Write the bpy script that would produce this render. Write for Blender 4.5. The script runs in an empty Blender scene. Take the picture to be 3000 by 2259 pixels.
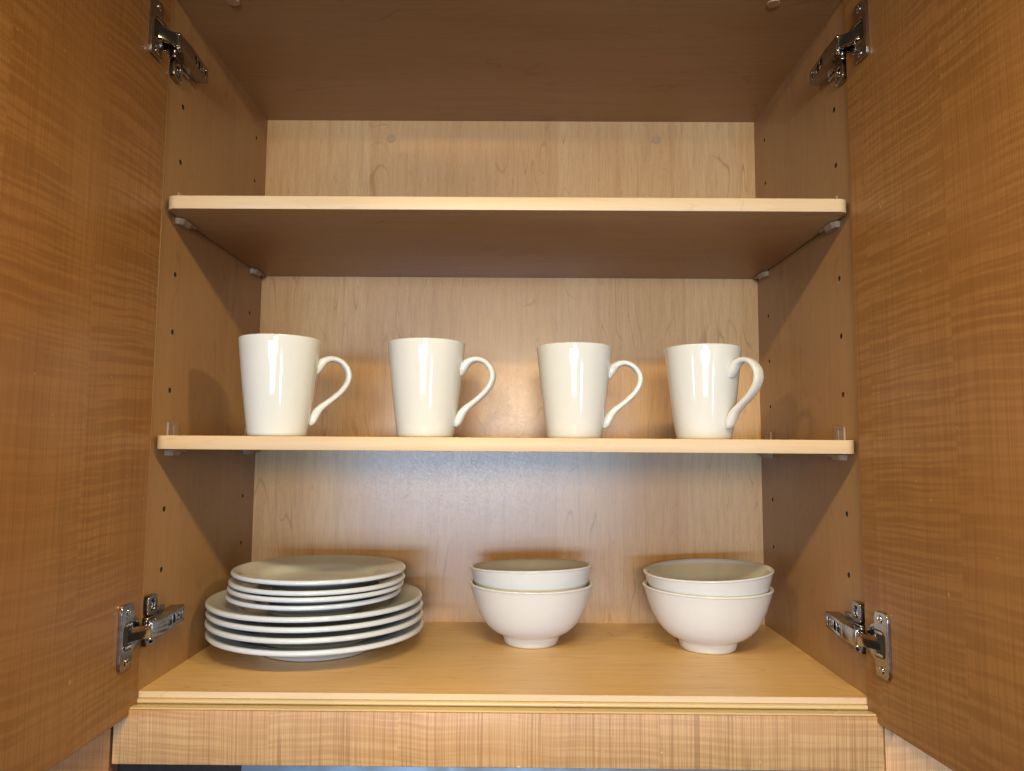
import bpy, bmesh, math, random
from mathutils import Vector, Matrix

PI = math.pi
S = bpy.context.scene
COL = S.collection

# ------------------------------------------------------------------ camera
cam_d = bpy.data.cameras.new("camera")
cam_d.sensor_width = 36.0
cam_d.lens = 1595.87 / 2212.0 * 36.0
cam_d.clip_start = 0.01
cam_d.clip_end = 60
cam = bpy.data.objects.new("camera", cam_d)
COL.objects.link(cam)
S.camera = cam
yaw, pitch, roll = 0.00611, 0.0865, 0.00705
fw = Vector((-math.sin(yaw) * math.cos(pitch), math.cos(yaw) * math.cos(pitch), math.sin(pitch)))
rt = Vector((math.cos(yaw), math.sin(yaw), 0))
up = rt.cross(fw)
r2 = rt * math.cos(roll) + up * math.sin(roll)
u2 = -rt * math.sin(roll) + up * math.cos(roll)
M = Matrix((r2, u2, -fw)).transposed().to_4x4()
M.translation = Vector((0.01182, -0.75549, 0.24166))
cam.matrix_world = M

# ------------------------------------------------------------------ light
w = bpy.data.worlds.new("World")
S.world = w
w.use_nodes = True
w.node_tree.nodes["Background"].inputs[0].default_value = (1.0, 0.80, 0.60, 1)
w.node_tree.nodes["Background"].inputs[1].default_value = 0.03
S.view_settings.view_transform = 'Standard'
S.view_settings.look = 'None'
S.view_settings.gamma = 1
S.view_settings.exposure = 0.08


def area(name, loc, target, sx, sy, power, color, spread=180):
    l = bpy.data.lights.new(name, 'AREA')
    l.shape = 'RECTANGLE'
    l.size, l.size_y = sx, sy
    l.energy = power
    l.color = color
    l.spread = math.radians(spread)
    o = bpy.data.objects.new(name, l)
    COL.objects.link(o)
    o.location = loc
    o.rotation_euler = (Vector(target) - Vector(loc)).to_track_quat('-Z', 'Y').to_euler()
    return o


WARM = (1.0, 0.77, 0.41)
area("ceiling_strip_lamp", (0.06, -0.75, 0.80), (0.06, -0.62, 0.0), 0.40, 0.06, 7.6, WARM, 150)
area("ceiling_strip_lamp", (0.78, -0.75, 0.80), (0.45, -0.45, 0.0), 0.12, 0.06, 5.4, WARM, 150)
area("ceiling_strip_lamp", (-0.58, -0.75, 0.80), (-0.3, -0.45, 0.0), 0.10, 0.06, 3.8, WARM, 150)
area("room_lamp", (0.0, -2.0, 0.47), (0, 0, 0.3), 0.38, 0.24, 15.5, (1.0, 0.77, 0.44))
BLUE = (0.36, 0.62, 1.0)
area("window_lamp", (-0.42, -5.2, 0.06), (-0.2, 0, 0.0), 2.4, 0.28, 110.0, BLUE)
area("window_lamp", (-0.42, -5.2, -0.36), (-0.3, 0, 0.0), 1.6, 0.46, 24.0, BLUE)
area("far_lamp", (-0.42, -5.05, -0.10), (-0.3, 0, 0.0), 0.9, 0.12, 12.0, (1.0, 0.86, 0.62))
area("window_lamp", (-4.6, -4.6, -0.45), (0, 0, 0.0), 0.45, 0.6, 32.0, BLUE)
area("window_lamp", (1.95, -5.0, -0.45), (0, 0, 0.0), 0.5, 0.6, 36.0, BLUE)

# ------------------------------------------------------------------ nodes


class NT:
    def __init__(s, name):
        s.m = bpy.data.materials.new(name)
        s.m.use_nodes = True
        s.t = s.m.node_tree
        s.b = s.t.nodes["Principled BSDF"]

    def n(s, typ, **kw):
        nd = s.t.nodes.new(typ)
        for k, v in kw.items():
            setattr(nd, k, v)
        return nd

    def put(s, sock, v):
        if isinstance(v, bpy.types.NodeSocket):
            s.t.links.new(v, sock)
        else:
            sock.default_value = v

    def math(s, op, a, b=0.0, c=None):
        nd = s.n('ShaderNodeMath', operation=op)
        s.put(nd.inputs[0], a)
        s.put(nd.inputs[1], b)
        if c is not None:
            s.put(nd.inputs[2], c)
        return nd.outputs[0]

    def xyz(s, x, y, z):
        nd = s.n('ShaderNodeCombineXYZ')
        s.put(nd.inputs[0], x)
        s.put(nd.inputs[1], y)
        s.put(nd.inputs[2], z)
        return nd.outputs[0]

    def noise(s, vec, scale=1.0, detail=2.0, rough=0.5, dist=0.0, fac=True):
        nd = s.n('ShaderNodeTexNoise')
        s.put(nd.inputs['Vector'], vec)
        nd.inputs['Scale'].default_value = scale
        nd.inputs['Detail'].default_value = detail
        nd.inputs['Roughness'].default_value = rough
        nd.inputs['Distortion'].default_value = dist
        return nd.outputs[0] if fac else nd.outputs[1]

    def white(s, x):
        nd = s.n('ShaderNodeTexWhiteNoise', noise_dimensions='1D')
        s.put(nd.inputs['W'], x)
        return nd.outputs[0]

    def mapr(s, v, a, b, c, d, smooth=True):
        nd = s.n('ShaderNodeMapRange')
        if smooth:
            nd.interpolation_type = 'SMOOTHSTEP'
        s.put(nd.inputs[0], v)
        for i, q in enumerate((a, b, c, d)):
            s.put(nd.inputs[i + 1], q)
        return nd.outputs[0]

    def mix(s, f, a, b, mode='MIX'):
        nd = s.n('ShaderNodeMix', data_type='RGBA', blend_type=mode)
        s.put(nd.inputs[0], f)
        s.put(nd.inputs[6], a)
        s.put(nd.inputs[7], b)
        return nd.outputs[2]

    def coords(s, across, along, seed=0.0):
        """object coordinates as (across the grain, along the grain)"""
        tc = s.n('ShaderNodeTexCoord')
        sp = s.n('ShaderNodeSeparateXYZ')
        s.t.links.new(tc.outputs['Object'], sp.inputs[0])
        ax = {'x': sp.outputs[0], 'y': sp.outputs[1], 'z': sp.outputs[2]}
        if seed:
            return s.math('ADD', ax[across], seed), s.math('ADD', ax[along], seed * 0.37)
        return ax[across], ax[along]


def rgb(c):
    return (c[0], c[1], c[2], 1)


def maple(name, across, along, base, dark, light, seed=0.0, band=0.085, amt=1.0, rough=0.42, bump=0.05):
    """printed maple melamine: soft bands, faint cathedral lines, fine fibres"""
    k = NT(name)
    a, g = k.coords(across, along, seed)
    wob = k.noise(k.xyz(a, g, 0.3), 3.0, 1.0)
    bi = k.math('FLOOR', k.math('DIVIDE', k.math('ADD', a, 5.013), band))
    rnd = k.white(bi)
    rnd2 = k.white(k.math('ADD', bi, 31.7))
    off = k.math('MULTIPLY', rnd, 9.0)
    # broad figure
    v1 = k.xyz(k.math('MULTIPLY', a, 9.0), k.math('MULTIPLY', g, 1.6), off)
    fig = k.noise(v1, 1.0, 2.0, 0.5, 0.3)
    # cathedral contour lines
    v2 = k.xyz(k.math('MULTIPLY', a, 15.0), k.math('MULTIPLY', g, 2.6), off)
    cn = k.noise(v2, 1.0, 2.0, 0.45, 0.5)
    ph = k.math('FRACT', k.math('MULTIPLY', cn, 11.0))
    line = k.mapr(k.math('ABSOLUTE', k.math('SUBTRACT', ph, 0.5)), 0.0, 0.06, 1.0, 0.0)
    gate = k.noise(k.xyz(k.math('MULTIPLY', a, 20.0), k.math('MULTIPLY', g, 7.0), 4.2), 1.0, 1.0)
    line = k.math('MULTIPLY', line, k.mapr(gate, 0.46, 0.62, 0.0, 1.0))
    # fibres
    fb = k.noise(k.xyz(k.math('MULTIPLY', a, 420.0), k.math('MULTIPLY', g, 22.0), 0.0), 1.0, 3.0, 0.65)
    fb2 = k.noise(k.xyz(k.math('MULTIPLY', a, 110.0), k.math('MULTIPLY', g, 5.0), off), 1.0, 2.0, 0.6)
    # short flecks
    fl = k.noise(k.xyz(k.math('MULTIPLY', a, 330.0), k.math('MULTIPLY', g, 55.0), 7.0), 1.0, 0.0)
    fl = k.mapr(fl, 0.78, 0.84, 0.0, 1.0)
    c = k.mix(k.mapr(fig, 0.3, 0.7, 0.0, 1.0), rgb(light), rgb(base))
    c = k.mix(k.math('MULTIPLY', k.mapr(rnd2, 0, 1, 0.0, 0.95, False), amt), c, rgb([x * y for x, y in zip(base, (0.93, 0.88, 0.86))]))
    c = k.mix(k.math('MULTIPLY', k.mapr(fb, 0.35, 0.7, 0.0, 0.30), amt), c, rgb(dark))
    c = k.mix(k.math('MULTIPLY', k.mapr(fb2, 0.45, 0.75, 0.0, 0.26), amt), c, rgb(dark))
    c = k.mix(k.math('MULTIPLY', line, 0.62 * amt), c, rgb(dark))
    c = k.mix(k.math('MULTIPLY', fl, 0.30 * amt), c, rgb([x * 0.6 for x in dark]))
    k.put(k.b.inputs['Base Color'], c)
    tc = k.n('ShaderNodeTexCoord')
    gn = k.noise(tc.outputs['Object'], 900.0, 2.0, 0.6)
    k.put(k.b.inputs['Roughness'], k.mapr(gn, 0.3, 0.7, rough - 0.06, rough + 0.10))
    k.b.inputs['Specular IOR Level'].default_value = 0.5
    bp = k.n('ShaderNodeBump')
    bp.inputs['Strength'].default_value = bump * 4
    bp.inputs['Distance'].default_value = 0.0004
    k.put(bp.inputs['Height'], k.math('ADD', gn, k.math('MULTIPLY', fb, 0.6)))
    k.put(k.b.inputs['Normal'], bp.outputs[0])
    return k.m


def veneer(name, across, along, base, dark, light, seed=0.0, pores=0.5, ripple=0.7, rough=0.34, tilt=0.0, band=0.118, freq=225.0):
    """figured veneer: fine straight grain lines crossed by rippling fiddleback figure, strips joined in seams"""
    k = NT(name)
    a, g = k.coords(across, along, seed)
    bi = k.math('FLOOR', k.math('DIVIDE', k.math('ADD', a, 7.0), band))
    rnd = k.white(bi)
    off = k.math('MULTIPLY', rnd, 3.0)
    # ripples
    lowx = k.noise(k.xyz(k.math('MULTIPLY', a, 7.0), k.math('MULTIPLY', g, 2.5), off), 1.0, 2.0)
    gg = k.math('ADD', g, k.math('MULTIPLY', lowx, 0.024))
    gg = k.math('ADD', gg, k.math('MULTIPLY', a, tilt))
    r1 = k.noise(k.xyz(k.math('MULTIPLY', a, 6.5), k.math('MULTIPLY', gg, freq), off), 1.0, 0.6, 0.4, 0.0)
    r2_ = k.noise(k.xyz(k.math('MULTIPLY', a, 20.0), k.math('MULTIPLY', gg, freq * 1.7), 8.0), 1.0, 0.5, 0.5, 0.0)
    mask = k.mapr(k.noise(k.xyz(k.math('MULTIPLY', a, 9.0), k.math('MULTIPLY', g, 4.0), 2.0), 1.0, 1.0), 0.32, 0.58, 0.40, 1.0)
    rip = k.mapr(k.math('ADD', k.math('MULTIPLY', r1, 0.72), k.math('MULTIPLY', r2_, 0.28)), 0.41, 0.59, 0.0, 1.0)
    # grain lines
    aw = k.math('ADD', a, k.math('MULTIPLY', k.noise(k.xyz(k.math('MULTIPLY', a, 3.0), k.math('MULTIPLY', g, 6.0), 1.0), 1.0, 1.0), 0.006))
    f1 = k.noise(k.xyz(k.math('MULTIPLY', aw, 640.0), k.math('MULTIPLY', g, 4.0), 0.0), 1.0, 2.0, 0.6)
    f2 = k.noise(k.xyz(k.math('MULTIPLY', aw, 1500.0), k.math('MULTIPLY', g, 30.0), 3.0), 1.0, 2.0, 0.7)
    pn = k.noise(k.xyz(k.math('MULTIPLY', aw, 250.0), k.math('MULTIPLY', g, 1.5), 5.0), 1.0, 1.0, 0.5)
    pg = k.noise(k.xyz(k.math('MULTIPLY', aw, 60.0), k.math('MULTIPLY', g, 5.0), 9.0), 1.0, 1.0, 0.5)
    pl = k.math('MULTIPLY', k.mapr(k.math('ABSOLUTE', k.math('SUBTRACT', pn, 0.5)), 0.0, 0.045, 1.0, 0.0), k.mapr(pg, 0.36, 0.60, 0.45, 1.0))
    tone = k.noise(k.xyz(k.math('MULTIPLY', a, 6.0), k.math('MULTIPLY', g, 1.0), off), 1.0, 1.0)
    c = k.mix(k.mapr(tone, 0.3, 0.7, 0.0, 1.0), rgb(base), rgb([p * 0.55 + q * 0.45 for p, q in zip(base, light)]))
    c = k.mix(k.mapr(rnd, 0, 1, 0.0, 0.14, False), c, rgb(light))
    c = k.mix(k.math('MULTIPLY', k.math('MULTIPLY', rip, mask), ripple * 0.60), c, rgb(dark))
    hi = k.mapr(rip, 0.35, 0.0, 0.0, 0.32 * ripple)
    c = k.mix(k.math('MULTIPLY', hi, mask), c, rgb(light))
    c = k.mix(k.mapr(f1, 0.42, 0.66, 0.0, 0.34), c, rgb(dark))
    c = k.mix(k.mapr(f2, 0.5, 0.72, 0.0, 0.22), c, rgb(light))
    c = k.mix(k.math('MULTIPLY', pl, pores), c, rgb([q * 0.62 for q in dark]))
    sp = k.mapr(k.noise(k.xyz(k.math('MULTIPLY', a, 160.0), k.math('MULTIPLY', g, 130.0), 0.0), 1.0, 0.0), 0.86, 0.88, 0.0, 0.5)
    c = k.mix(sp, c, rgb([min(1, q * 1.6) for q in light]))
    k.put(k.b.inputs['Base Color'], c)
    k.put(k.b.inputs['Roughness'], k.mapr(f1, 0.3, 0.7, rough, rough + 0.12))
    bp = k.n('ShaderNodeBump')
    bp.inputs['Strength'].default_value = 0.18
    bp.inputs['Distance'].default_value = 0.0003
    k.put(bp.inputs['Height'], k.math('ADD', f1, k.math('MULTIPLY', pl, -0.8)))
    k.put(k.b.inputs['Normal'], bp.outputs[0])
    return k.m


def plain(name, color, rough=0.4, metal=0.0, var=0.04, scale=60.0, spec=0.5, bump=0.0, coat=0.0, trans=0.0, sss=0.0):
    k = NT(name)
    tc = k.n('ShaderNodeTexCoord')
    nz = k.noise(tc.outputs['Object'], scale, 3.0, 0.55)
    c = k.mix(k.mapr(nz, 0.3, 0.7, 0.0, 1.0), rgb([q * (1 - var) for q in color]), rgb([min(1, q * (1 + var)) for q in color]))
    k.put(k.b.inputs['Base Color'], c)
    k.b.inputs['Metallic'].default_value = metal
    k.put(k.b.inputs['Roughness'], k.mapr(nz, 0.3, 0.7, max(0.02, rough * 0.85), rough * 1.15))
    k.b.inputs['Specular IOR Level'].default_value = spec
    if coat:
        k.b.inputs['Coat Weight'].default_value = coat
        k.b.inputs['Coat Roughness'].default_value = 0.04
    if trans:
        k.b.inputs['Transmission Weight'].default_value = trans
    if sss:
        k.b.inputs['Subsurface Weight'].default_value = sss
        k.b.inputs['Subsurface Scale'].default_value = 0.004
    if bump:
        bp = k.n('ShaderNodeBump')
        bp.inputs['Strength'].default_value = bump
        bp.inputs['Distance'].default_value = 0.0005
        k.put(bp.inputs['Height'], nz)
        k.put(k.b.inputs['Normal'], bp.outputs[0])
    return k.m


MB_, MD_, ML_ = (0.385, 0.222, 0.094), (0.22, 0.108, 0.040), (0.44, 0.275, 0.127)  # same board as back and deck, darkened to paint in shade
M_back = maple("maple_melamine_back_lit", 'x', 'z', (0.60, 0.365, 0.160), (0.35, 0.185, 0.07), (0.67, 0.445, 0.225), 0.31, 0.093, 1.0, 0.27, 0.016)  # same board made paler, frontal light put into the colour
M_side = maple("maple_melamine_side_shaded", 'y', 'z', MB_, MD_, ML_, 1.7, 0.15, 0.75)  # side walls: shaded copy of the board
M_flat = maple("maple_melamine_flat_shaded", 'y', 'x', MB_, MD_, ML_, 2.9, 0.16, 0.7)  # shelves and top: underside shade put into the board colour
M_deck = maple("maple_melamine_deck_lit", 'y', 'x', (0.74, 0.51, 0.235), (0.44, 0.25, 0.09), (0.80, 0.58, 0.30), 4.1, 0.19, 0.9, 0.36)  # same board made paler, light on the deck put into the colour
M_edge = maple("maple_edge_band", 'z', 'x', (0.63, 0.475, 0.285), (0.47, 0.31, 0.16), (0.69, 0.54, 0.35), 0.7, 0.2, 0.5, 0.40)
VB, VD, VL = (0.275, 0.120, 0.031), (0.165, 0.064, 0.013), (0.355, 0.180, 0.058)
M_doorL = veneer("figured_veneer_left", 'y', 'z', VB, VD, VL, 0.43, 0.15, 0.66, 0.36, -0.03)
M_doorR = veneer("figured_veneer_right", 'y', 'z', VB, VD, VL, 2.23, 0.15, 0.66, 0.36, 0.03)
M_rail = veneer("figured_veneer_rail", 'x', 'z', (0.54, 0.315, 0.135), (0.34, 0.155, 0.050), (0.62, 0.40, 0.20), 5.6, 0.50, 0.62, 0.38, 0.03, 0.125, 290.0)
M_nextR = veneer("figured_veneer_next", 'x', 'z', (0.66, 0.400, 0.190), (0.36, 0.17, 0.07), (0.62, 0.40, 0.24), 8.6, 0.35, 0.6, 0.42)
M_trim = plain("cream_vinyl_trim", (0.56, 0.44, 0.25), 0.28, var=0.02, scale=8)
M_nextL = veneer("figured_veneer_shaded", 'x', 'z', (0.33, 0.135, 0.04), VD, VB, 3.1, 0.3, 0.6, 0.42)  # darker veneer copy, the shade at lower left put into its colour
M_under = plain("grey_brown_underside", (0.12, 0.10, 0.10), 0.6)
M_gap = plain("gap_board_bore_shade", (0.03, 0.02, 0.015), 0.8)  # near-black; also paints the shade inside the peg holes
M_rawend_shade = plain("raw_shelf_end_shade", (0.05, 0.032, 0.02), 0.9)  # raw core darkened further, shade of the side gap painted in
M_core = plain("raw_panel_edge", (0.35, 0.22, 0.12), 0.7)
M_white = plain("white_glazed_porcelain", (0.68, 0.695, 0.66), 0.06, var=0.012, scale=25, spec=0.42)
M_plate = plain("white_plate_glaze", (0.62, 0.68, 0.74), 0.09, var=0.012, scale=25, coat=0.2)
M_bowl = plain("white_bowl_glaze", (0.68, 0.70, 0.71), 0.16, var=0.012, scale=25, coat=0.15)
M_steel = plain("nickel_plated_steel", (0.40, 0.38, 0.36), 0.22, 1.0, var=0.10, scale=220, bump=0.06)
M_steel2 = plain("polished_nickel_link", (0.52, 0.50, 0.47), 0.13, 1.0, var=0.06, scale=160)
M_dark = plain("hinge_cup_shadow", (0.02, 0.018, 0.016), 0.5)
M_clip = plain("clear_plastic_clip", (0.50, 0.37, 0.27), 0.4, var=0.05, trans=0.4)
M_cap = maple("maple_cover_cap", 'x', 'z', (0.50, 0.33, 0.20), MD_, ML_, 0.9, 0.5, 0.4)
M_hood = plain("brushed_hood_steel", (0.085, 0.095, 0.108), 0.38, 0.8, var=0.05, scale=30)
M_wall = plain("dim_wall_paint", (0.42, 0.36, 0.35), 0.8)

# ------------------------------------------------------------------ mesh helpers


def link(name, me, mat, parent=None, smooth=False):
    o = bpy.data.objects.new(name, me)
    COL.objects.link(o)
    if mat:
        me.materials.append(mat)
    if parent:
        o.parent = parent
    if smooth:
        for p in me.polygons:
            p.use_smooth = True
    return o


def bm_obj(name, bm, mat, parent=None, smooth=False):
    bmesh.ops.recalc_face_normals(bm, faces=bm.faces[:])
    me = bpy.data.meshes.new(name)
    bm.to_mesh(me)
    bm.free()
    return link(name, me, mat, parent, smooth)


def sharp(o, ang=0.6):
    me = o.data
    for p in me.polygons:
        p.use_smooth = True
    bm = bmesh.new()
    bm.from_mesh(me)
    for e in bm.edges:
        if len(e.link_faces) == 2 and e.calc_face_angle(0) > ang:
            e.smooth = False
    bm.to_mesh(me)
    bm.free()
    return o


def add_box(bm, x0, x1, y0, y1, z0, z1, bev=0.0, seg=2):
    t = bmesh.new()
    bmesh.ops.create_cube(t, size=1.0)
    for v in t.verts:
        v.co = Vector((x0 + (v.co.x + .5) * (x1 - x0), y0 + (v.co.y + .5) * (y1 - y0), z0 + (v.co.z + .5) * (z1 - z0)))
    if bev:
        bmesh.ops.bevel(t, geom=t.edges[:], offset=bev, segments=seg, affect='EDGES', profile=0.5)
    me = bpy.data.meshes.new("tmp")
    t.to_mesh(me)
    t.free()
    bm.from_mesh(me)
    bpy.data.meshes.remove(me)


def box(name, x0, x1, y0, y1, z0, z1, mat, parent=None, bev=0.0, seg=2):
    bm = bmesh.new()
    add_box(bm, x0, x1, y0, y1, z0, z1, bev, seg)
    return bm_obj(name, bm, mat, parent)


def add_prism(bm, pts, f0, f1, bev=0.0):
    """closed outline pts (2-D), f0/f1 map a 2-D point to the two ends"""
    t = bmesh.new()
    a = [t.verts.new(f0(p)) for p in pts]
    b = [t.verts.new(f1(p)) for p in pts]
    n = len(pts)
    t.faces.new(a)
    t.faces.new(b[::-1])
    for i in range(n):
        t.faces.new((a[i], a[(i + 1) % n], b[(i + 1) % n], b[i]))
    bmesh.ops.recalc_face_normals(t, faces=t.faces[:])
    if bev:
        bmesh.ops.bevel(t, geom=t.edges[:], offset=bev, segments=2, affect='EDGES', profile=0.5)
    me = bpy.data.meshes.new("tmp")
    t.to_mesh(me)
    t.free()
    bm.from_mesh(me)
    bpy.data.meshes.remove(me)


def lathe(name, prof, mat, parent=None, n=96, wob=0.0):
    """prof: list of (r, z); first and last may sit on the axis"""
    vs, fs = [], []
    rows = []
    for (r, z) in prof:
        if r < 1e-6:
            rows.append([len(vs)])
            vs.append((0, 0, z))
        else:
            rows.append(list(range(len(vs), len(vs) + n)))
            for i in range(n):
                t = 2 * PI * i / n
                rr = r * (1 + wob * math.cos(2 * t + 0.4))
                vs.append((rr * math.cos(t), rr * math.sin(t), z))
    for a, b in zip(rows, rows[1:]):
        for i in range(n):
            j = (i + 1) % n
            if len(a) == 1:
                fs.append((a[0], b[j], b[i]))
            elif len(b) == 1:
                fs.append((a[i], a[j], b[0]))
            else:
                fs.append((a[i], a[j], b[j], b[i]))
    me = bpy.data.meshes.new(name)
    me.from_pydata(vs, [], fs)
    bm = bmesh.new()
    bm.from_mesh(me)
    bmesh.ops.recalc_face_normals(bm, faces=bm.faces[:])
    bm.to_mesh(me)
    bm.free()
    return link(name, me, mat, parent, True)


def spline(pts, sub=8):
    """Catmull-Rom through tuples"""
    out = []
    n = len(pts)
    for i in range(n - 1):
        p0 = pts[max(0, i - 1)]
        p1, p2 = pts[i], pts[i + 1]
        p3 = pts[min(n - 1, i + 2)]
        for k in range(sub):
            t = k / sub
            out.append(tuple(0.5 * ((2 * b) + (-a + c) * t + (2 * a - 5 * b + 4 * c - d) * t * t + (-a + 3 * b - 3 * c + d) * t ** 3)
                             for a, b, c, d in zip(p0, p1, p2, p3)))
    out.append(tuple(pts[-1]))
    return out


def empty(name, loc=(0, 0, 0), rz=0.0, label=None, cat=None, group=None):
    o = bpy.data.objects.new(name, None)
    COL.objects.link(o)
    o.location = loc
    o.rotation_euler = (0, 0, rz)
    o.empty_display_size = 0.05
    tag(o, label, cat, group)
    return o


def tag(o, label=None, cat=None, group=None, kind=None):
    if label:
        o['label'] = label
    if cat:
        o['category'] = cat
    if group:
        o['group'] = group
    if kind:
        o['kind'] = kind
    return o


# ------------------------------------------------------------------ cabinet
W = 0.362           # half of the inner width
D = 0.3064          # depth to the back panel
ZC = 0.7286         # underside of the top panel
TS = 0.0141         # shelf thickness
ZA, ZB = 0.5058, 0.2537
T = 0.016

cab = empty("kitchen_cabinet", (0, 0, 0), 0,
            "maple kitchen wall cabinet with both figured wood doors open, holding white mugs, plates and bowls", "cabinet")


def side_panel(s):
    bm = bmesh.new()
    x0, x1 = (W, W + T) if s > 0 else (-W - T, -W)
    add_box(bm, x0, x1, 0.0, D + 0.02, -0.016, ZC + T, 0.0006, 1)
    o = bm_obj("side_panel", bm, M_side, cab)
    cb = bmesh.new()
    for yy, rad in ((0.0365, 0.0030), (0.2633, 0.0026)):
        for i in range(-1, 9):
            z = 0.61946 - 0.06333 * i
            if z > ZC - 0.02 or i in (2, 6):
                continue
            m = Matrix.Translation((s * W, yy, z)) @ Matrix.Rotation(PI / 2, 4, 'Y')
            bmesh.ops.create_cone(cb, cap_ends=True, segments=20, radius1=rad, radius2=rad, depth=0.022, matrix=m)
    # a small pilot hole left of the clips
    cme = bpy.data.meshes.new("cut")
    cb.to_mesh(cme)
    cb.free()
    co = bpy.data.objects.new("cut", cme)
    COL.objects.link(co)
    md = o.modifiers.new("b", 'BOOLEAN')
    md.operation = 'DIFFERENCE'
    md.solver = 'EXACT'
    md.object = co
    dg = bpy.context.evaluated_depsgraph_get()
    me = bpy.data.meshes.new_from_object(o.evaluated_get(dg))
    o.modifiers.clear()
    o.data = me
    bpy.data.objects.remove(co)
    me.materials.append(M_gap)
    for p in me.polygons:      # bore walls and bottoms, coloured near-black for the shade inside
        c = p.center
        if 0.0015 < abs(c.x) - W < 0.0125 and 0.02 < c.y < 0.28 and 0.05 < c.z < 0.72:
            p.material_index = 1
    return o


side_panel(-1)
side_panel(1)
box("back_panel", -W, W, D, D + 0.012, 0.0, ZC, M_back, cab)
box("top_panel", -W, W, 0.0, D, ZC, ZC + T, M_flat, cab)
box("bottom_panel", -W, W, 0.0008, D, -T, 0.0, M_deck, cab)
# front edge of the bottom: pale edge band, rounded bumper bead, groove, lower lip
box("edge_band", -W + 0.0005, W - 0.0005, -0.0010, 0.0008, -0.0060, 0.0002, M_edge, cab, 0.0003, 1)
prof = [(0.0008, -0.0062), (-0.0014, -0.0062)]
for i in range(9):
    t = PI / 2 + PI * i / 8
    prof.append((-0.0026 + 0.0025 * math.cos(t) * 1.0, -0.0086 + 0.0023 * math.sin(t)))
prof += [(0.0008, -0.0109)]
bm = bmesh.new()
add_prism(bm, prof, lambda p: (-W - 0.0012, p[0], p[1]), lambda p: (W + 0.0012, p[0], p[1]))
sharp(bm_obj("bumper_bead", bm, M_trim, cab), 0.7)
bm = bmesh.new()
add_prism(bm, [(0.0008, -0.0111), (-0.0090, -0.0110), (-0.0104, -0.0096), (-0.0180, -0.0095), (-0.0188, -0.0101), (-0.0188, -0.0109), (-0.0120, -0.0111), (-0.0102, -0.0150), (0.0008, -0.0150)],
          lambda p: (-W - 0.0005, p[0], p[1]), lambda p: (W + 0.0005, p[0], p[1]))
bm_obj("lower_lip", bm, M_trim, cab)
# figured rail below the doors
bm = bmesh.new()
add_box(bm, -0.3745, 0.3658, -0.0205, -0.0105, -0.0618, -0.0112, 0.0012, 3)
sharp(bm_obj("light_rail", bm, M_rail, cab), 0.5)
box("rail_backing", -0.372, 0.364, -0.0103, 0.0, -0.058, -0.0160, M_gap, cab)
box("underside_panel", -W, W, 0.0, D + 0.012, -0.022, -0.0162, M_under, cab)

# cover caps on the back and top
for (x, z) in ((-0.1765, 0.7015), (0.2165, 0.7015)):
    bm = bmesh.new()
    m = Matrix.Translation((x, D - 0.0004, z)) @ Matrix.Rotation(PI / 2, 4, 'X')
    bmesh.ops.create_cone(bm, cap_ends=True, segments=32, radius1=0.0065, radius2=0.0062, depth=0.0010, matrix=m)
    bm_obj("cover_cap", bm, M_cap, cab)
for x in (-0.301, 0.289):
    bm = bmesh.new()
    m = Matrix.Translation((x, 0.0125, ZC - 0.0006))
    bmesh.ops.create_cone(bm, cap_ends=True, segments=32, radius1=0.0065, radius2=0.0070, depth=0.0016, matrix=m)
    bm_obj("cover_cap", bm, M_cap, cab)


# shelves
def rounded_rect(x0, x1, y0, y1, r, seg=8):
    pts = []
    for cx, cy, a0 in ((x1 - r, y1 - r * .2, 0), (x0 + r, y1 - r * .2, PI / 2), (x0 + r, y0 + r, PI), (x1 - r, y0 + r, 1.5 * PI)):
        rr = r if cy < (y0 + y1) / 2 else r * .2
        ccx = cx if rr == r else (x1 - rr if cx > 0 else x0 + rr)
        for i in range(seg + 1):
            t = a0 + PI / 2 * i / seg
            pts.append((ccx + rr * math.cos(t), cy + rr * math.sin(t)))
    return pts


def make_clip(s, y, shelf, zt):
    """plastic locking clip: wedge body and pad under the shelf, slotted tab above it"""
    bm = bmesh.new()
    zb = zt - TS
    X = lambda u: s * (W - u)

    def b(u0, u1, y0, y1, z0, z1, bev=0.0005):
        xa, xb = sorted((X(u0), X(u1)))
        add_box(bm, xa, xb, y + y0, y + y1, z0, z1, bev, 2)
    add_prism(bm, [(0.0002, -0.0080), (0.0060, -0.0080), (0.0098, -0.0030), (0.0098, 0.0150), (0.0070, 0.0195), (0.0002, 0.0195)],
              lambda p: (X(p[0] * 0.72), y + 0.0065 + (p[1] - 0.0065) * 0.86, zb - 0.0070), lambda p: (X(p[0]), y + p[1], zb - 0.0008), 0.0005)
    b(0.0002, 0.0085, 0.010, 0.0300, zb - 0.0030, zb - 0.0003)
    b(0.0003, 0.0030, -0.0040, 0.0190, zb - 0.001, zt + 0.001)
    b(0.0002, 0.0026, -0.0045, 0.0062, zt, zt + 0.0125)
    b(0.0002, 0.0026, 0.0086, 0.0195, zt, zt + 0.0125)
    b(0.0002, 0.0026, -0.0045, 0.0195, zt + 0.0112, zt + 0.0145)
    m = Matrix.Translation((s * (W + 0.003), y, zb - 0.0042)) @ Matrix.Rotation(PI / 2, 4, 'Y')
    bmesh.ops.create_cone(bm, cap_ends=True, segments=12, radius1=0.0024, radius2=0.0024, depth=0.008, matrix=m)
    return bm_obj("shelf_clip", bm, M_clip, shelf)


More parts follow.
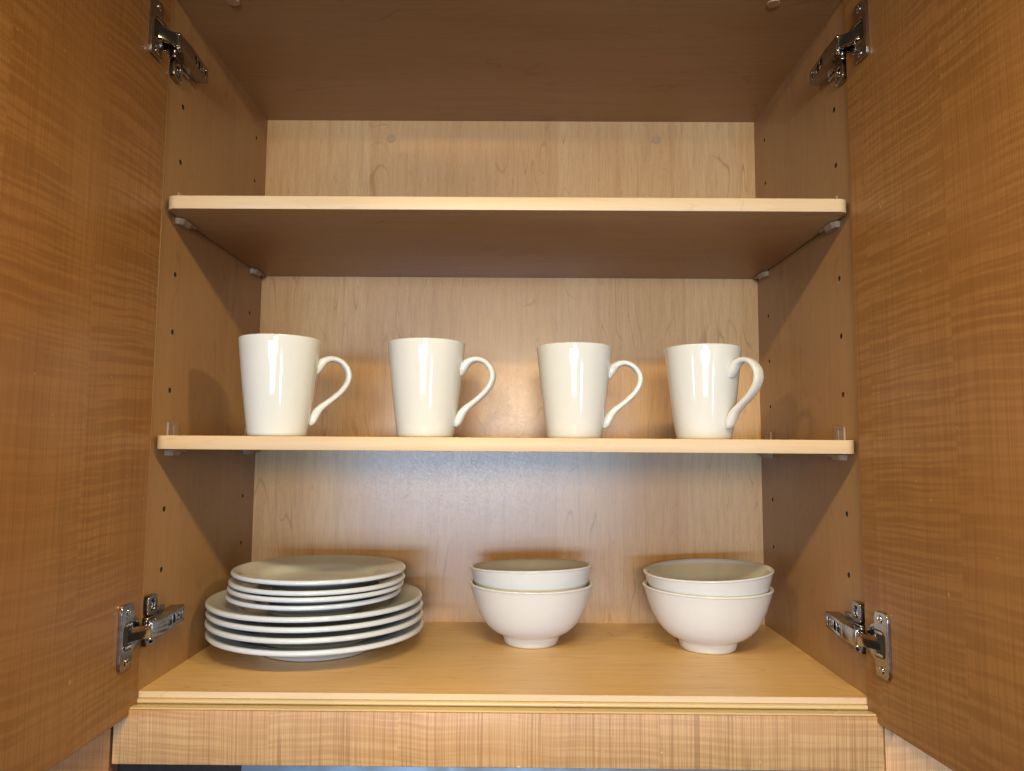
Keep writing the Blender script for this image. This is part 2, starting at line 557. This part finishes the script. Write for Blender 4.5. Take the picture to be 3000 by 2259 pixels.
def make_shelf(zt):
    g = 0.0028
    pts = rounded_rect(-W + g, W - g, 0.0, D - 0.0012, 0.0110)
    bm = bmesh.new()
    add_prism(bm, pts, lambda p: (p[0], p[1], zt - TS), lambda p: (p[0], p[1], zt), 0.0005)
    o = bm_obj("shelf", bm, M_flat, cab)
    # edge banding faces on the front, rounded corners included
    o.data.materials.append(M_edge)
    o.data.materials.append(M_rawend_shade)
    for p in o.data.polygons:
        c = p.center
        if abs(p.normal.z) < 0.5 and c.y < 0.0118:
            p.material_index = 1
        elif abs(p.normal.x) > 0.8:
            p.material_index = 2  # raw ends carry the painted gap shade
    sharp(o, 0.5)
    for s in (-1, 1):
        for y in (0.0365, 0.2633):
            make_clip(s, y, o, zt)
    return o


make_shelf(ZA)
make_shelf(ZB)


# doors
def make_door(s, ang, mat):
    """hinge line at the panel front; local +y runs towards the back, door runs to -y"""
    bm = bmesh.new()
    if s < 0:
        add_box(bm, -0.019, 0.0, -0.396, 0.0, -0.0172, 0.7440, 0.0009, 2)
    else:
        add_box(bm, 0.0, 0.019, -0.396, 0.0, -0.0172, 0.7440, 0.0009, 2)
    o = bm_obj("door", bm, mat, cab)
    o.location = (-0.3600 if s < 0 else 0.3582, -0.0042, 0)
    o.rotation_euler = (0, 0, ang)
    return o


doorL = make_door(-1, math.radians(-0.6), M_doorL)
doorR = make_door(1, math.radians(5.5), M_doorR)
doorL['label'] = "left cabinet door swung open, figured orange brown veneer"
doorR['label'] = "right cabinet door swung open, figured orange brown veneer"


# ------------------------------------------------------------------ hinges
def screw(name, parent, pos, axis, r=0.0036, rot=0.3, s=1):
    """pan-head cross-slot screw; axis is the outward direction"""
    bm = bmesh.new()
    n = 28
    rows = []
    for (rr, h) in ((r, 0.0), (r, 0.0006), (r * .86, 0.0012), (r * .62, 0.0014)):
        rows.append([bm.verts.new((rr * math.cos(2 * PI * i / n), rr * math.sin(2 * PI * i / n), h)) for i in range(n)])
    # cross recess: a plus-shaped outline sunk below the head
    inner = []
    dep = []
    for i in range(n):
        t = 2 * PI * i / n + rot
        q = abs(math.cos(2 * t)) ** 3
        rr = r * (0.16 + 0.42 * q)
        inner.append(bm.verts.new((rr * math.cos(t - rot), rr * math.sin(t - rot), 0.0014)))
        dep.append(bm.verts.new((rr * .55 * math.cos(t - rot), rr * .55 * math.sin(t - rot), 0.0003)))
    rows += [inner, dep]
    for a, b in zip(rows, rows[1:]):
        for i in range(n):
            bm.faces.new((a[i], a[(i + 1) % n], b[(i + 1) % n], b[i]))
    bm.faces.new(dep)
    q = Vector((0, 0, 1)).rotation_difference(Vector(axis)).to_matrix().to_4x4()
    bmesh.ops.transform(bm, matrix=Matrix.Translation(pos) @ q, verts=bm.verts[:])
    return sharp(bm_obj(name, bm, M_steel2, parent), 0.5)


def ring_profile(pts_outer, pts_inner, bm, place, t0, t1):
    """plate with a hole: both outlines have the same number of points"""
    n = len(pts_outer)
    A = [bm.verts.new(place(p, t1)) for p in pts_outer]
    B = [bm.verts.new(place(p, t1)) for p in pts_inner]
    A0 = [bm.verts.new(place(p, t0)) for p in pts_outer]
    B0 = [bm.verts.new(place(p, t0)) for p in pts_inner]
    for i in range(n):
        j = (i + 1) % n
        bm.faces.new((A[i], A[j], B[j], B[i]))
        bm.faces.new((A0[i], B0[i], B0[j], A0[j]))
        bm.faces.new((A[i], A0[i], A0[j], A[j]))
        bm.faces.new((B[i], B[j], B0[j], B0[i]))


def make_hinge(s, zc, door, lab, fl=1):
    """u: away from the side panel into the cabinet, v: depth, z relative to the hinge centre"""
    h = empty("hinge", (s * W, 0, zc))
    h.parent = cab
    h['label'] = lab
    P = lambda u, v, z: Vector((-s * u, v, z))
    # cup flange on the door: rotate with the door
    dl = door.location
    a = door.rotation_euler.z
    R = Matrix.Rotation(a, 3, 'Z')

    def Q(u, v, z):   # door-local: u off the door face, v from the hinge edge
        p = R @ Vector((-s * u, v + 0.0042, z))
        return Vector((dl.x - s * W + p.x, dl.y + p.y, z))
    # flange outline (v, z), hole outline
    n = 64
    out, inn = [], []
    v0, v1, zh, rc = -0.0478, -0.0262, 0.0305, 0.004
    cv, cz = -0.0335, 0.0
    for i in range(n):
        t = 2 * PI * i / n
        dx, dz = math.cos(t), math.sin(t)
        # ray to rounded rectangle
        hx0, hx1 = v0 - cv, v1 - cv
        k = 1e9
        if dx > 1e-6:
            k = min(k, hx1 / dx)
        if dx < -1e-6:
            k = min(k, hx0 / dx)
        if abs(dz) > 1e-6:
            k = min(k, zh / abs(dz))
        px, pz = k * dx, k * dz
        # pull corners in
        for cx_ in (hx0, hx1):
            if abs(px - cx_) < rc and abs(pz) > zh - rc:
                ccx = cx_ + (rc if cx_ < 0 else -rc)
                ccz = math.copysign(zh - rc, pz)
                d = Vector((px - ccx, pz - ccz))
                if d.length > rc:
                    d = d.normalized() * rc
                    px, pz = ccx + d.x, ccz + d.y
        out.append((cv + px, pz))
        # opening: squarish arch
        rr = 1.0 / ((abs(dx) / 0.0100) ** 4 + (abs(dz) / 0.0128) ** 4) ** 0.25
        ix, iz = rr * dx, rr * dz
        inn.append((min(cv + ix, v1 - 0.0008), iz))
    bm = bmesh.new()
    ring_profile(out, inn, bm, lambda p, t: Q(t, p[0], p[1]), 0.0002, 0.0034)
    flg = bm_obj("cup_flange", bm, M_steel, h)
    md = flg.modifiers.new("bev", 'BEVEL')
    md.width = 0.0006
    md.segments = 2
    md.limit_method = 'ANGLE'
    md.angle_limit = 0.9
    sharp(flg, 0.6)
    # cup: a drum sunk in the door whose rim stands slightly proud, beside the flange
    cc = -0.0270
    prof_c = [(0.0178, 0.0001), (0.0178, 0.0013), (0.0170, 0.0017), (0.0152, 0.0016)]
    bm = bmesh.new()
    m_ = 40
    rows = []
    for (r_, u_) in prof_c:
        rows.append([bm.verts.new(Q(u_, cc + r_ * math.cos(2 * PI * i / m_), r_ * math.sin(2 * PI * i / m_))) for i in range(m_)])
    for a_, b_ in zip(rows, rows[1:]):
        for i in range(m_):
            bm.faces.new((a_[i], a_[(i + 1) % m_], b_[(i + 1) % m_], b_[i]))
    bm.faces.new(rows[-1])
    sharp(bm_obj("hinge_cup", bm, M_steel, h), 0.7)
    # flat dark face painted as the shade inside the cup mouth
    bm = bmesh.new()
    c0 = [Q(0.0017, p[0] * 1.0 + (cv - p[0]) * 0.02, p[1] * 0.98) for p in inn]
    f = bm.faces.new([bm.verts.new(c) for c in c0])
    bm_obj("cup_shade", bm, M_dark, h)
    # a curved lip in the lower and upper part of the opening
    for sg in (-1, 1):
        bm = bmesh.new()
        add_prism(bm, [(-0.0405, sg * 0.0090), (-0.0285, sg * 0.0090), (-0.0275, sg * 0.0118), (-0.040, sg * 0.0118)],
                  lambda p: Q(0.0017, p[0], p[1]), lambda p: Q(0.0032, p[0] + 0.002, p[1] * 1.02), 0.0004)
        bm_obj("cup_lip", bm, M_steel2, h)
    for sg in (-1, 1):
        ax = Q(1, 0, 0) - Q(0, 0, 0)
        screw("screw", h, Q(0.0031, -0.0360, sg * 0.0235), ax, 0.0037, 0.5)
    # link arm leaving the cup
    bm = bmesh.new()
    th = 0.0022
    p0, p1 = (0.0012, -0.0345), (0.0172, -0.0150)
    d = Vector((p1[0] - p0[0], p1[1] - p0[1])).normalized()
    nrm = Vector((-d.y, d.x))
    pl = [(p0[0], p0[1]), (p1[0], p1[1]), (p1[0] + nrm.x * 0.006, p1[1] + nrm.y * 0.006), (p0[0] + nrm.x * 0.006, p0[1] + nrm.y * 0.006)]
    add_prism(bm, pl, lambda p: P(p[0], p[1], -0.0062), lambda p: P(p[0], p[1], 0.0062), 0.0006)
    sharp(bm_obj("link_arm", bm, M_steel2, h), 0.7)
    # pivot pins
    bm = bmesh.new()
    m = Matrix.Translation(P(0.0140, -0.0105, 0))
    bmesh.ops.create_cone(bm, cap_ends=True, segments=24, radius1=0.0033, radius2=0.0033, depth=0.0186, matrix=m)
    m = Matrix.Translation(P(0.0085, -0.0060, 0))
    bmesh.ops.create_cone(bm, cap_ends=True, segments=24, radius1=0.0030, radius2=0.0030, depth=0.0176, matrix=m)
    sharp(bm_obj("pivot_pin", bm, M_steel2, h), 0.7)
    PA = lambda u, v, z: P(u, v, z + fl * 0.0036 * max(0.0, v) / 0.052)
    # arm body: a U channel, its face towards the cabinet, two cheeks towards the panel
    fz = 0.0080
    face = [(0.0172, -0.0140), (0.0186, 0.0125), (0.0180, 0.0545)]
    bm = bmesh.new()
    plan = face + [(0.0166, 0.0552), (0.0042, 0.0530), (0.0042, 0.0080), (0.0070, -0.0090), (0.0150, -0.0145)]
    # hollow channel
    for sg in (-1, 1):
        add_prism(bm, plan, lambda p: PA(p[0], p[1], sg * fz), lambda p: PA(p[0] - 0.0002, p[1], sg * (fz - 0.0014)), 0.0003)
    # face plate pieces with two oval slots left open between them
    def face_u(v):
        if v < 0.0125:
            return 0.0172 + (v + 0.0140) / 0.0265 * 0.0014
        return 0.0186 - (v - 0.0125) / 0.042 * 0.0006

    def fp(v0_, v1_, z0_, z1_):
        add_prism(bm, [(v0_, z0_), (v1_, z0_), (v1_, z1_), (v0_, z1_)],
                  lambda p: PA(face_u(p[0]) - 0.0014, p[0], p[1]), lambda p: PA(face_u(p[0]) + 0.0003, p[0], p[1]), 0.0001)
    fp(-0.0140, 0.0125, -fz, fz)
    fp(0.0124, 0.0185, -fz, fz)
    fp(0.0184, 0.0545, 0.0044, fz)
    fp(0.0184, 0.0545, -fz, -0.0044)
    fp(0.0265, 0.0290, -0.0045, 0.0045)
    fp(0.0345, 0.0375, -0.0045, 0.0045)
    fp(0.0500, 0.0545, -0.0045, 0.0045)
    sharp(bm_obj("hinge_arm", bm, M_steel, h), 0.5)
    ax = P(1, 0, 0)
    screw("adjusting_screw", h, PA(0.0158, 0.0225, 0), ax, 0.0040, 0.2)
    screw("adjusting_screw", h, PA(0.0158, 0.0438, 0), ax, 0.0046, 0.7)
    bm = bmesh.new()
    xa, xb = sorted((-s * 0.0040, -s * 0.0125))
    add_box(bm, xa, xb, 0.0130, 0.0500, -0.0052, 0.0062 if fl > 0 else 0.0052)
    bm_obj("arm_shade_core", bm, M_dark, h)  # dark filler painting the shade inside the hollow arm
    # mounting plate with two wings
    bm = bmesh.new()
    xa, xb = sorted((-s * 0.0002, -s * 0.0062))
    add_box(bm, xa, xb, 0.0000, 0.0430, -0.0095, 0.0095, 0.0008, 2)
    for sg in (-1, 1):
        wn = 40
        lng = (sg == fl)
        zc_, zr = (0.0205, 0.0105) if lng else (0.0140, 0.0055)
        wo, wi = [], []
        for i in range(wn):
            t = 2 * PI * i / wn
            dx, dz = math.cos(t), math.sin(t)
            rr = 1.0 / ((abs(dx) / 0.0098) ** 5 + (abs(dz) / zr) ** 5) ** 0.2
            wo.append((0.0102 + rr * dx, sg * zc_ + rr * dz))
            rr = 1.0 / ((abs(dx) / 0.0042) ** 3 + (abs(dz) / (zr * 0.55)) ** 3) ** (1 / 3)
            wi.append((0.0102 + rr * dx, sg * zc_ + rr * dz))
        ring_profile(wo, wi, bm, lambda p, t: P(t, p[0], p[1]), 0.0003, 0.0058)
        if lng:
            xa, xb = sorted((-s * 0.0002, -s * 0.0040))
            za, zb_ = sorted((sg * 0.0092, sg * 0.0150))
            add_box(bm, xa, xb, 0.0205, 0.0400, za, zb_, 0.0007, 2)
    o = bm_obj("mounting_plate", bm, M_steel, h)
    md = o.modifiers.new("bev", 'BEVEL')
    md.width = 0.0007
    md.segments = 2
    md.limit_method = 'ANGLE'
    md.angle_limit = 1.0
    sharp(o, 0.6)
    screw("screw", h, P(0.0026, 0.0102, fl * 0.0205), ax, 0.0040, 0.2)
    return h


make_hinge(-1, 0.0615, doorL, "lower left nickel hinge beside the plates")
make_hinge(-1, 0.6680, doorL, "upper left nickel hinge", -1)
make_hinge(1, 0.0600, doorR, "lower right nickel hinge beside the bowls")
make_hinge(1, 0.6680, doorR, "upper right nickel hinge", -1)

# ------------------------------------------------------------------ neighbours and what shows below
nl = empty("neighbour_cabinet", (-0.6, 0, -0.3), 0, "shaded brown cabinet front at lower left, mostly behind the open left door", "cabinet")
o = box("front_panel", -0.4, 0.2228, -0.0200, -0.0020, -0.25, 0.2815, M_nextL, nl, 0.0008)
o = box("side_panel", 0.2040, 0.2220, 0.0, 0.34, -0.25, 0.2815, M_under, nl)
nr = empty("neighbour_cabinet", (0.6, 0, -0.3), 0, "bright wood panel at lower right, just past the open right door", "cabinet")
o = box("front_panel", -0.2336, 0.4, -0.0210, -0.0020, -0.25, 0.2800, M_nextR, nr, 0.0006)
o = box("side_panel", -0.222, -0.2040, 0.0, 0.34, -0.25, 0.28, M_gap, nr)

hood = empty("range_hood", (0.06, 0.02, -0.10), 0, "smooth metal hood edge reflecting blue light under the wooden rail", "range hood")
bm = bmesh.new()
add_prism(bm, [(0.0, 0.034), (-0.012, -0.03), (0.24, -0.03), (0.24, 0.034)], lambda p: (-0.3235, p[0], p[1]), lambda p: (0.28, p[0], p[1]), 0.001)
bm_obj("hood_body", bm, M_hood, hood)
wl = box("wall", -1.2, 1.2, 0.345, 0.36, -0.9, 1.0, M_wall)
tag(wl, kind="structure")


# ------------------------------------------------------------------ mugs
def mug_profile():
    H, R, rb, tk = 0.1073, 0.0439, 0.0318, 0.0034
    p = [(0.0, 0.0022), (0.0255, 0.0022), (0.0270, 0.0005), (0.0285, 0.0), (0.0300, 0.0004), (0.0312, 0.0018), (rb, 0.0042)]
    for i in range(1, 15):
        t = i / 14
        z = 0.0042 + (H - 0.0018 - 0.0042) * t
        r = rb + (R - 0.0002 - rb) * (t + 0.045 * math.sin(PI * t))
        p.append((r, z))
    p += [(R - 0.0003, H - 0.0008), (R - 0.0011, H), (R - 0.0022, H), (R - 0.0030, H - 0.0008), (R - tk, H - 0.0022)]
    for i in range(1, 12):
        t = 1 - i / 12
        z = 0.007 + (H - 0.009) * t
        r = rb - tk + (R - rb) * (t + 0.045 * math.sin(PI * t))
        p.append((r, z))
    p += [(0.0265, 0.0058), (0.020, 0.0048), (0.0, 0.0046)]
    return p


def mug_handle(mug):
    #      r       z      half thickness  half width
    c = [(0.0392, 0.0705, 0.0024, 0.0049), (0.0412, 0.0765, 0.0041, 0.0071), (0.0448, 0.0832, 0.0043, 0.0073), (0.0505, 0.0874, 0.0033, 0.0067),
         (0.0575, 0.0885, 0.0028, 0.0063), (0.0652, 0.0850, 0.0028, 0.0068), (0.0712, 0.0765, 0.0030, 0.0073),
         (0.0722, 0.0665, 0.0030, 0.0073), (0.0680, 0.0560, 0.0029, 0.0068), (0.0600, 0.0465, 0.0029, 0.0063), (0.0515, 0.0388, 0.0030, 0.0061),
         (0.0440, 0.0318, 0.0037, 0.0063), (0.0395, 0.0245, 0.0043, 0.0068), (0.0365, 0.0175, 0.0037, 0.0063), (0.0338, 0.0135, 0.0019, 0.0039)]
    c = [(0.040 + (r - 0.040) * 1.10 if r > 0.040 else r, z, ht * 1.18, hw) for r, z, ht, hw in c]
    pts = spline(c, 6)
    bm = bmesh.new()
    n = 24
    rows = []
    for i, (r, z, ht, hw) in enumerate(pts):
        a = pts[max(0, i - 1)]
        b = pts[min(len(pts) - 1, i + 1)]
        t = Vector((b[0] - a[0], 0, b[1] - a[1])).normalized()
        nn = Vector((t.z, 0, -t.x))
        row = []
        for k in range(n):
            q = 2 * PI * k / n
            cq, sq = math.cos(q), math.sin(q)
            e = 0.85
            row.append(bm.verts.new(Vector((r, 0, z)) + nn * (ht * math.copysign(abs(cq) ** e, cq)) + Vector((0, 1, 0)) * (hw * math.copysign(abs(sq) ** e, sq))))
        rows.append(row)
    for a, b in zip(rows, rows[1:]):
        for i in range(n):
            bm.faces.new((a[i], a[(i + 1) % n], b[(i + 1) % n], b[i]))
    bm.faces.new(rows[0])
    bm.faces.new(rows[-1][::-1])
    return bm_obj("handle", bm, M_white, mug, True)


mug_at = [(-0.2495, 0.0521, 22, "white mug at the left end of the middle shelf, nearest the plates' side"),
          (-0.0900, 0.0740, -6, "white mug second from the left, just left of the warm glow on the back panel"),
          (0.0788, 0.0989, -4, "white mug second from the right, beside the mug with the turned handle"),
          (0.2293, 0.1028, -54, "white mug at the right end of the shelf, its handle turned towards the viewer")]
proto = None
for (x, y, deg, lab) in mug_at:
    if proto is None:
        proto = empty("mug", (x, y, ZB), math.radians(deg), lab, "mug", "white mugs on the middle shelf")
        lathe("mug_body", mug_profile(), M_white, proto, 128)
        mug_handle(proto)
        o = proto
    else:
        o = proto.copy()
        COL.objects.link(o)
        for ch in list(proto.children):
            c = ch.copy()
            COL.objects.link(c)
            c.parent = o
        o.location = (x, y, ZB)
        o.rotation_euler = (0, 0, math.radians(deg))
        o['label'] = lab


# ------------------------------------------------------------------ plates
def plate_profile(R, zl, foot, well, lip):
    """zl: height of the lip centre above the foot"""
    p = [(0.0, 0.0026), (foot - 0.0040, 0.0026), (foot - 0.0030, 0.0006), (foot - 0.0018, 0.0), (foot - 0.0004, 0.0005), (foot + 0.0008, 0.0030)]
    x0, z0 = foot + 0.0008, 0.0030
    x1, z1 = R - lip * 1.6, zl - lip * 1.0
    for i in range(1, 9):
        t = i / 8
        p.append((x0 + (x1 - x0) * t, z0 + (z1 - z0) * (t ** 0.80)))
    for i in range(0, 11):
        t = -PI / 2 + PI * i / 10
        p.append((R - lip + lip * math.cos(t), zl + lip * math.sin(t)))
    p.append((R - lip * 2.0, zl + lip * 0.86))
    ztw = zl + lip * 0.8
    for i in range(1, 7):
        t = i / 6
        p.append((R - lip * 2.0 + (well + 0.006 - R + lip * 2.0) * t, ztw - (0.0055) * t))
    p += [(well + 0.003, ztw - 0.0072), (well, ztw - 0.0100), (well - 0.003, ztw - 0.0128), (well - 0.008, max(0.0055, ztw - 0.0142)), (well * 0.5, max(0.0050, ztw - 0.0150)), (0.0, max(0.0048, ztw - 0.0153))]
    return p


big = [(-0.2296, 0.1715, 0.0248, 0.6, "lowest of the four large white dinner plates, resting on the cabinet bottom"),
       (-0.2302, 0.1705, 0.0380, -0.2, "second large white dinner plate up from the cabinet bottom"),
       (-0.2308, 0.1730, 0.0487, 0.3, "third large white dinner plate up, just beneath the topmost large one"),
       (-0.2325, 0.1745, 0.0590, 0.0, "topmost large white dinner plate, directly under the small plates")]
small = [(-0.2290, 0.1520, 0.0705, "lowest of the four small white plates, resting in the top large plate"),
         (-0.2248, 0.1460, 0.0802, "second small white plate up in the pile on the large plates"),
         (-0.2232, 0.1450, 0.0874, "third small white plate up, just beneath the topmost plate"),
         (-0.2238, 0.1530, 0.0968, "topmost small white plate, its full face visible on the pile")]
me_b = me_s = None
for (x, y, zl, rz, lab) in big:
    if me_b is None:
        o = lathe("dinner_plate", plate_profile(0.1285, 0.0242, 0.0690, 0.088, 0.0029), M_plate, None, 160)
        me_b = o.data
    else:
        o = bpy.data.objects.new("dinner_plate", me_b)
        COL.objects.link(o)
    o.location = (x, y, zl - 0.0242)
    tag(o, lab, "plate", "large white plates stacked at the left")
for (x, y, zl, lab) in small:
    if me_s is None:
        o = lathe("small_plate", plate_profile(0.1020, 0.0205, 0.0560, 0.066, 0.0026), M_plate, None, 160)
        me_s = o.data
    else:
        o = bpy.data.objects.new("small_plate", me_s)
        COL.objects.link(o)
    o.location = (x, y, zl - 0.0205)
    tag(o, lab, "plate", "small white plates stacked on the large ones")

# ------------------------------------------------------------------ bowls
bp_out = [(0.0, 0.0040), (0.0280, 0.0040), (0.0292, 0.0010), (0.0308, 0.0), (0.0322, 0.0005), (0.0334, 0.0030), (0.0348, 0.0080), (0.0358, 0.0108)]
curve_ = spline([(0.0364, 0.0118), (0.0450, 0.0160), (0.0515, 0.0210), (0.0575, 0.0275), (0.0630, 0.0360), (0.0680, 0.0468), (0.0718, 0.0580), (0.0748, 0.0682), (0.0764, 0.0736)], 4)
inner_ = [(r - 0.0042, z + 0.0014) for r, z in curve_][::-1]
bowl_prof = bp_out + [(r, z) for r, z in curve_] + [(0.0773, 0.0742), (0.0775, 0.0750), (0.0770, 0.0758), (0.0758, 0.0762), (0.0745, 0.0760), (0.0735, 0.0753)] + inner_[1:-1] + [(0.0300, 0.0112), (0.020, 0.0088), (0.0, 0.0080)]
me_w = None
bowl_prof = [(r * 1.017, z) for r, z in bowl_prof]
for (x, y, z, tx, ty, lab) in (
        (0.0322, 0.1990, 0.0, 0.0, 0.0, "lower white bowl of the pair nearer the plates"),
        (0.0335, 0.2020, 0.0195, 3.2, -0.5, "upper white bowl of the pair nearer the plates, nested in the lower one"),
        (0.2500, 0.1810, 0.0, 0.0, 0.0, "lower white bowl of the pair at the right side"),
        (0.2545, 0.1825, 0.0195, 2.9, -0.3, "upper white bowl of the pair at the right side, nested in the lower one")):
    if me_w is None:
        o = lathe("bowl", bowl_prof, M_bowl, None, 144)
        me_w = o.data
    else:
        o = bpy.data.objects.new("bowl", me_w)
        COL.objects.link(o)
    o.location = (x, y, z)
    o.rotation_euler = (math.radians(-tx), math.radians(ty), x * 7)
    tag(o, lab, "bowl", "white bowls nested in two pairs")
